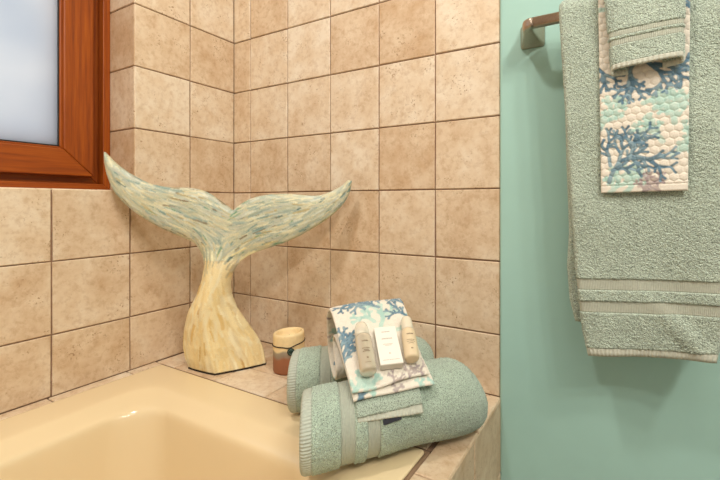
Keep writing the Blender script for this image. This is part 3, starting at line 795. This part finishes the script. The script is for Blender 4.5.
# right bottle: opaque beige, rounded
a_, s_, L = pframe((.0385, .0385), (.0535, .1225))
o_ = pad(.0385, .0385, HT + .0122)
bt = thing('toiletry_bottle', o_, 'small opaque cream bottle on the folded towel, rightmost toiletry', 'bottle', 'toiletries on the folded towel')
rings = frame_rings([(0, .0085), (.0008, .0108), (.0028, .0120), (.006, .0124), (.046, .0124), (.052, .0118), (.056, .0108), (.0575, .0100)], o_, a_, s_, e3, 40, .95)
vs, fs = loft(rings); mesh('bottle_body', vs, fs, plastic('lotion_plastic', (.72, .58, .38), .0, .3), bt)
rings = frame_rings([(.0577, .0098), (.0585, .0104), (.072, .0100), (.081, .0094), (.0845, .008), (.0855, .005), (.0857, .001)], o_, a_, s_, e3, 40, .95)
vs, fs = loft(rings); mesh('cap', vs, fs, plastic('cream_cap', (.78, .70, .54), .1, .25), bt)
marks('printing', o_, a_, s_, e3, [(.042, .0056, .0019), (.030, .0070, .0007), (.0265, .0070, .0007), (.023, .0050, .0007), (.013, .0016, .0022)], INK, bt, .0122)
# white carton between them
a_, s_, L = pframe((.0045, .0395), (.0105, .1115))
BW, BL, BT = .0375, .0735, .0135
o_ = pad(.0045, .0375, HT)
bx = thing('soap_carton', o_, 'white paper soap carton between the two bottles', 'box', 'toiletries on the folded towel')
m = MB(); m.obox(o_ - s_ * BW / 2, s_ * BW, a_ * BL, e3 * BT)
bevel(m.build('carton', flat('white_card', (.83, .78, .69), .5, var=.01), bx), .0007)
m = MB(); m.obox(o_ - s_ * (BW / 2 - .0006) - a_ * .0007 + e3 * BT * .18, s_ * (BW - .0012), a_ * .0008, e3 * BT * .74)
m.build('end_flap', flat('card_flap', (.66, .60, .50), .6), bx)
oc = o_ + e3 * BT
marks('printing', oc, a_, s_, e3, [(.0625, .0070, .0017), (.0485, .0090, .0020), (.0375, .0080, .0009), (.0350, .0055, .0009), (.0195, .0014, .0022), (.0075, .0135, .0009)], INKP, bx)

# ------------------------------------------------------------------ towel bar
BY, BZ, BRr = -.075, 1.2440, .0092
bar = thing('towel_bar', (.8985, -.006, 1.256), 'brushed bronze towel bar on the teal wall', 'towel bar')
def sq(cx_, cy_, cz_, hx, hz, ex, ez, n=32, pw=5):
    r = []
    for i in range(n):
        t = 2 * PI * i / n; c, q = math.cos(t), math.sin(t)
        c = math.copysign(abs(c) ** (2 / pw), c); q = math.copysign(abs(q) ** (2 / pw), q)
        r.append(V(cx_, cy_, cz_) + ex * (hx * c) + ez * (hz * q))
    return r
def bracket(bx_, sgn):
    R = []
    X_, Z_ = V(1, 0, 0), V(0, 0, 1)
    for y, h, p in ((-.0058, .0235, 9), (-.0095, .0235, 9), (-.011, .0225, 9), (-.024, .0175, 7), (-.040, .0135, 6), (-.054, .0110, 5), (-.064, .0100, 4)):
        k = min(1, (-y - .0058) / .058)
        R.append(sq(bx_ + sgn * .002 * k, y, 1.2475 + (BZ - 1.2475) * k, h, h, X_, Z_, pw=p))
    c0 = V(bx_ + sgn * (.002 + .013), -.064, BZ)
    for t in np.linspace(.25, PI / 2, 6):
        d = V(-sgn * math.cos(t), -math.sin(t), 0)
        ctr = c0 + .013 * d
        nx = V(sgn * math.cos(t) * 1.0, math.sin(t), 0)
        R.append([ctr + nx * 0 + (-d) * 0 + p for p in [(q[0] * d * -1 * 1.0 + q[1] * Z_) for q in [((.0098 + (BRr - .0098) * t / (PI / 2)) * math.copysign(abs(math.cos(u)) ** (2 / 3.5), math.cos(u)) * 1.0, (.0098 + (BRr - .0098) * t / (PI / 2)) * math.copysign(abs(math.sin(u)) ** (2 / 3.5), math.sin(u))) for u in np.linspace(0, 2 * PI, 32, endpoint=False)]]] )
    # orient the first rings' +X with the bend's inner side
    if sgn > 0: pass
    return loft(R)
vs, fs = bracket(.8985, 1); mesh('bracket', vs, fs, M['bronze'], bar)
vs, fs = bracket(1.52, -1); mesh('bracket', [(p[0], p[1], p[2]) for p in vs], fs, M['bronze'], bar)
BYc = -.077
vs, fs = loft([sq(x, BYc, BZ, BRr, BRr, V(0, 1, 0), V(0, 0, 1), 24, 3.2) for x in (.9115, 1.507)])
mesh('rail', vs, fs, M['bronze'], bar)

# ------------------------------------------------------------------ hanging towels
def drape(r, zf, zb, yc=BYc, zc=BZ, step=.0016, flare=.0):
    """profile points (y, z) from the front bottom over the bar to the back bottom"""
    pts = [(yc - r - flare * ((zc - z) / (zc - zf)), z) for z in np.arange(zf, zc, step)]
    n = max(10, int(PI * r / step))
    pts += [(yc - r * math.cos(t), zc + r * math.sin(t)) for t in np.linspace(0, PI, n)]
    pts += [(yc + r - .012 * sm(0, .3, zc - z), z) for z in np.arange(zc - step, zb, -step)]
    p = np.array(pts); s = np.r_[0, np.cumsum(np.hypot(*np.diff(p, axis=0).T))]
    return p, s
# bath towel
th = .016; r1 = BRr + th / 2 + .001
pb, Vb = drape(r1, .6555, .700)
front_len = Vb[np.argmax(pb[:, 1])]
wf = np.linspace(0, 1, 150)
zq = pb[:, 1]
isback = Vb > front_len
XLf = np.interp(zq, [.655, .70, .80, 1.0, 1.25], [1.0070, .9975, .9868, .9742, .9600])
XRf = np.interp(zq, [.655, .70, .80, 1.0, 1.25], [1.180, 1.189, 1.196, 1.203, 1.208])
XL = np.where(isback, np.interp(zq, [.70, .74, .80, .86, 1.25], [.985, .975, .9705, .974, .9605]), XLf)
X = XL[None, :] + (XRf - XL)[None, :] * wf[:, None]
dz = np.where(isback, 0, .021 * (1 - np.clip((zq - .66) / .30, 0, 1)))[None, :] * (wf[:, None] - .12)
fold = np.where(isback, 0, 1)[None, :] * (.004 * np.sin((wf[:, None] * 2.1 + .3) * PI) * (1 - np.clip((zq - .66) / .5, 0, 1))[None, :])
crease = np.where(isback, 0, 1)[None, :] * .005 * np.exp(-(((wf[:, None] - .78) * .18 + (zq[None, :] - .693) * .9) / .017) ** 2) * np.exp(-((wf[:, None] - .8) / .28) ** 2)
Ub = wf * .222
lump = lumps(Ub, Vb, .12, .0014, 11)
P = np.stack([X, pb[:, 0][None, :] - fold - crease - lump, pb[:, 1][None, :] + dz], -1)
tw = thing('bath_towel', (1.085, BYc, BZ), 'large sage bath towel draped over the towel bar', 'towel')
Pt = np.swapaxes(P, 0, 1)
hem = rows(Vb, 0, .0135); bnd = [rows(Vb, .073, .0905), rows(Vb, .110, .1275)]
Lb = Vb[-1]; bb = [rows(Vb, Lb - .092, Lb - .074), rows(Vb, Lb - .05, Lb - .034)]
allb = bnd
pts = [hem[1]] + [x for s_ in allb for x in s_] + [len(Vb) - 1]
segs = [(pts[i], pts[i + 1]) for i in range(0, len(pts), 2)]
fr = np.zeros((len(Vb), len(Ub))); fzv = np.full(len(Vb), .0006)
for i0, i1 in allb: fr[i0:i1 + 1] -= .0024; fzv[i0:i1 + 1] = .0001
fr[:hem[1] + 1] -= .0015; fzv[:hem[1] + 1] = .0001
fr += rng.normal(0, 1, fr.shape) * fzv[:, None]
sheet(Pt, th, Vb, Ub, [('terry_body', M['terry_hang'], segs), ('hem', M['hem_hang'], [(0, hem[1])])] + [('border_band', M['band_hang'], [s_]) for s_ in allb], tw, flip=True, front=fr, back=fr, fuzz=0)
# printed hand towel over it
cv = Canvas(.15, .80, CREAM, x0=-.01, y0=-.01)
prg = np.random.default_rng(33)
HWd = .123
# v from the bottom edge, u from the left edge
cv.coral(.085, .078, 2.2, .018, .0042, AQUA, prg, 4, .8); cv.coral(.10, .105, 1.4, .018, .0042, AQUA, prg, 4, .8); cv.coral(.075, .13, .4, .015, .004, AQUA, prg, 4, .85); cv.coral(.112, .07, 1.3, .015, .004, AQUA, prg, 3, .8); cv.coral(.098, .055, .5, .014, .004, AQUA, prg, 3, .8); cv.coral(.06, .14, .2, .012, .0036, AQUA, prg, 3, .8)
cv.coral(.010, -.004, .9, .020, .0042, AQUA, prg, 4, .8); cv.coral(.035, .0, .6, .016, .004, AQUA, prg, 4, .8); cv.coral(.006, .12, .6, .016, .004, AQUA, prg, 4, .8); cv.coral(.0, .105, 1.2, .012, .004, AQUA, prg, 3, .8)
cv.coral(.085, -.006, 1.9, .014, .0026, TAUPE, prg, 4, .9); cv.coral(.06, -.006, 1.2, .011, .0026, TAUPE, prg, 3, .9)
cv.coral(.012, .017, 1.2, .034, .0027, BLUE, prg, 4, .95); cv.coral(.017, .036, .6, .031, .0023, BLUE, prg, 4, .8); cv.coral(.014, .044, 1.75, .024, .0022, BLUE, prg, 3, .8)
cv.coral(.048, .205, -2.2, .024, .0026, BLUE, prg, 4, .8); cv.coral(.065, .205, -1.1, .024, .0026, BLUE, prg, 4, .8); cv.coral(.075, .20, -.55, .020, .0025, BLUE, prg, 3, .8)
cv.coral(-.002, .205, -1.0, .016, .0024, BLUE, prg, 3, .8); cv.coral(.124, .245, 1.8, .022, .0026, BLUE, prg, 3, .8); cv.coral(.0, .30, .3, .02, .004, AQUA, prg, 4, .8)
for k in range(26):
    cc = [BLUE, AQUA, TAUPE][k % 3]; cv.coral(prg.uniform(0, HWd), prg.uniform(.36, .76), prg.uniform(0, 6.3), .02, .0025 if cc is not AQUA else .004, cc, prg, 3, .85)
th2_ = .005; r2 = r1 + th / 2 + th2_ / 2 + .0035
ph_, Vh = drape(r2, .9275, .93, step=.00105)
wf = np.linspace(0, 1, 118); zq = ph_[:, 1]
XL = np.interp(zq, [.927, 1.25], [1.0272, 1.0228]); XR = np.interp(zq, [.927, 1.25], [1.1445, 1.1475])
X = XL[None, :] + (XR - XL)[None, :] * wf[:, None]; Uh = wf * .118
dz = (.003 * (wf[:, None] - .2)) * (1 - np.clip((zq - .93) / .2, 0, 1))[None, :]
P = np.stack([X, ph_[:, 0][None, :] - lumps(Uh, Vh, .09, .0006, 15) - .0035 * (np.sin(wf * PI)[:, None] ** .5 - 1) * 0, zq[None, :] + dz], -1)
Vg = np.broadcast_to(Vh[None, :], X.shape); Ug = np.broadcast_to(Uh[:, None], X.shape)
colh = cv.sample(Ug, Vg); hq = hexq(Ug, Vg, .0125)
fr = .0013 * np.clip(hq * 4.5, 0, 1) ** .6 + .0010 * hq - .0014
fr = np.where(Vg < .011, .0, fr) - .0012 * np.exp(-((Vg - .0115) / .0011) ** 2)
ht = thing('printed_hand_towel', (1.085, BYc, BZ), 'cream quilted towel with blue coral print hung on the bar', 'towel')
sheet(np.swapaxes(P, 0, 1), th2_, Vh, Uh, [('printed_cloth', M['print'], [(0, len(Vh) - 1)])], ht, flip=True, front=fr.T, back=None, col=np.swapaxes(colh, 0, 1), fuzz=.0001)
# washcloth over that, folded into a flat sleeve
r3 = r2 + th2_ / 2 + .0125
pwp, Vw = drape(r3, 1.1165, 1.13, step=.0016)
phi = np.linspace(-.42 * PI, 1.40 * PI, 150)
zq = pwp[:, 1]
wd = np.interp(zq, [1.11, 1.25], [.0915, .1040]); xc = np.interp(zq, [1.11, 1.25], [1.0905, 1.0858])
dp = np.interp(np.abs(Vw - 0), [0, .10, .18], [.0190, .0100, .007])
cs_, sn_ = np.cos(phi), np.sin(phi)
cq = np.sign(cs_) * np.abs(cs_) ** .55; sq_ = np.sign(sn_) * np.abs(sn_) ** .8
tg = np.gradient(pwp, axis=0); tg /= np.linalg.norm(tg, axis=1, keepdims=True); nrm = np.stack([-tg[:, 1], tg[:, 0]], 1)
off = sq_[:, None] * dp[None, :] * .5
X = xc[None, :] + cq[:, None] * wd[None, :] / 2
dz = .0075 * (1 - sm(0, .07, Vw))[None, :] * np.clip(sq_[:, None] * 2, 0, 1)
tiltz = .006 * ((X - 1.0905) / .09) * (1 - sm(0, .12, Vw))[None, :]
P = np.stack([X, pwp[:, 0][None, :] + off * nrm[:, 0][None, :], pwp[:, 1][None, :] + off * nrm[:, 1][None, :] + tiltz + dz], -1)
seg = np.r_[0, np.cumsum(np.linalg.norm(np.diff(P[:, 0], axis=0), axis=1))]
Uw = seg
wc = thing('hanging_washcloth', (1.09, BYc, BZ), 'small sage washcloth folded over the coral printed hanging towel', 'washcloth')
hem = rows(Vw, 0, .0065); allb = [rows(Vw, .0415, .0500), rows(Vw, .0570, .0655)]
pts = [hem[1]] + [x for s_ in allb for x in s_] + [len(Vw) - 1]
segs = [(pts[i], pts[i + 1]) for i in range(0, len(pts), 2)]
fr = np.zeros((len(Vw), len(Uw))); fzv = np.full(len(Vw), .0005)
for i0, i1 in allb: fr[i0:i1 + 1] -= .0016; fzv[i0:i1 + 1] = .0001
fzv[:hem[1] + 1] = .0001
fr += rng.normal(0, 1, fr.shape) * fzv[:, None]
sheet(np.swapaxes(P, 0, 1), .0046, Vw, Uw, [('terry_body', M['terry_hang'], segs), ('hem', M['hem_hang'], [(0, hem[1])])] + [('border_band', M['band_hang'], [s_]) for s_ in allb], wc, flip=False, front=fr, back=fr, fuzz=0)

# ------------------------------------------------------------------ light
w = bpy.data.worlds.new('daylight'); scene.world = w; w.use_nodes = True
bg = w.node_tree.nodes['Background']; bg.inputs[0].default_value = (.89, .92, .95, 1); bg.inputs[1].default_value = .70
def lamp(name, typ, loc, power, col, **k):
    l = bpy.data.lights.new(name, typ); l.energy = power; l.color = col
    for a, v in k.items(): setattr(l, a, v)
    o = bpy.data.objects.new(name, l); COL.objects.link(o); o.location = loc
    return o
WARM = (1.0, .94, .87)
for i, y in enumerate((-.85, -1.1, -1.35)):
    lamp('vanity_bulb', 'POINT', (1.78, y, 1.98), 13, WARM, shadow_soft_size=.04)
lamp('ceiling_spot', 'AREA', (.55, -.95, 2.36), 9, WARM, shape='DISK', size=.14)
lamp('ceiling_fill', 'AREA', (1.3, -1.5, 2.37), 4.5, WARM, shape='DISK', size=.7)  # unseen soft fill, added to lift the room's overall light

# ------------------------------------------------------------------ camera
cam = bpy.data.cameras.new('camera'); co = bpy.data.objects.new('camera', cam); COL.objects.link(co)
rr = Vector((.8747, .4847, 0)).normalized(); fw = Vector((-rr.y, rr.x, 0)); up = Vector((0, 0, 1))
mat = Matrix((rr, up, -fw)).transposed().to_4x4(); mat.translation = Vector((1.0615, -.8536, .911)); co.matrix_world = mat
cam.sensor_width = 36; cam.lens = 406 / 720 * 36; cam.shift_x = -40 / 720; cam.shift_y = -37 / 720
cam.clip_start = .02
scene.camera = co
vs_ = scene.view_settings; vs_.view_transform = 'Standard'; vs_.look = 'None'; vs_.gamma = 1; vs_.use_curve_mapping = False
vs_.exposure = 0.55
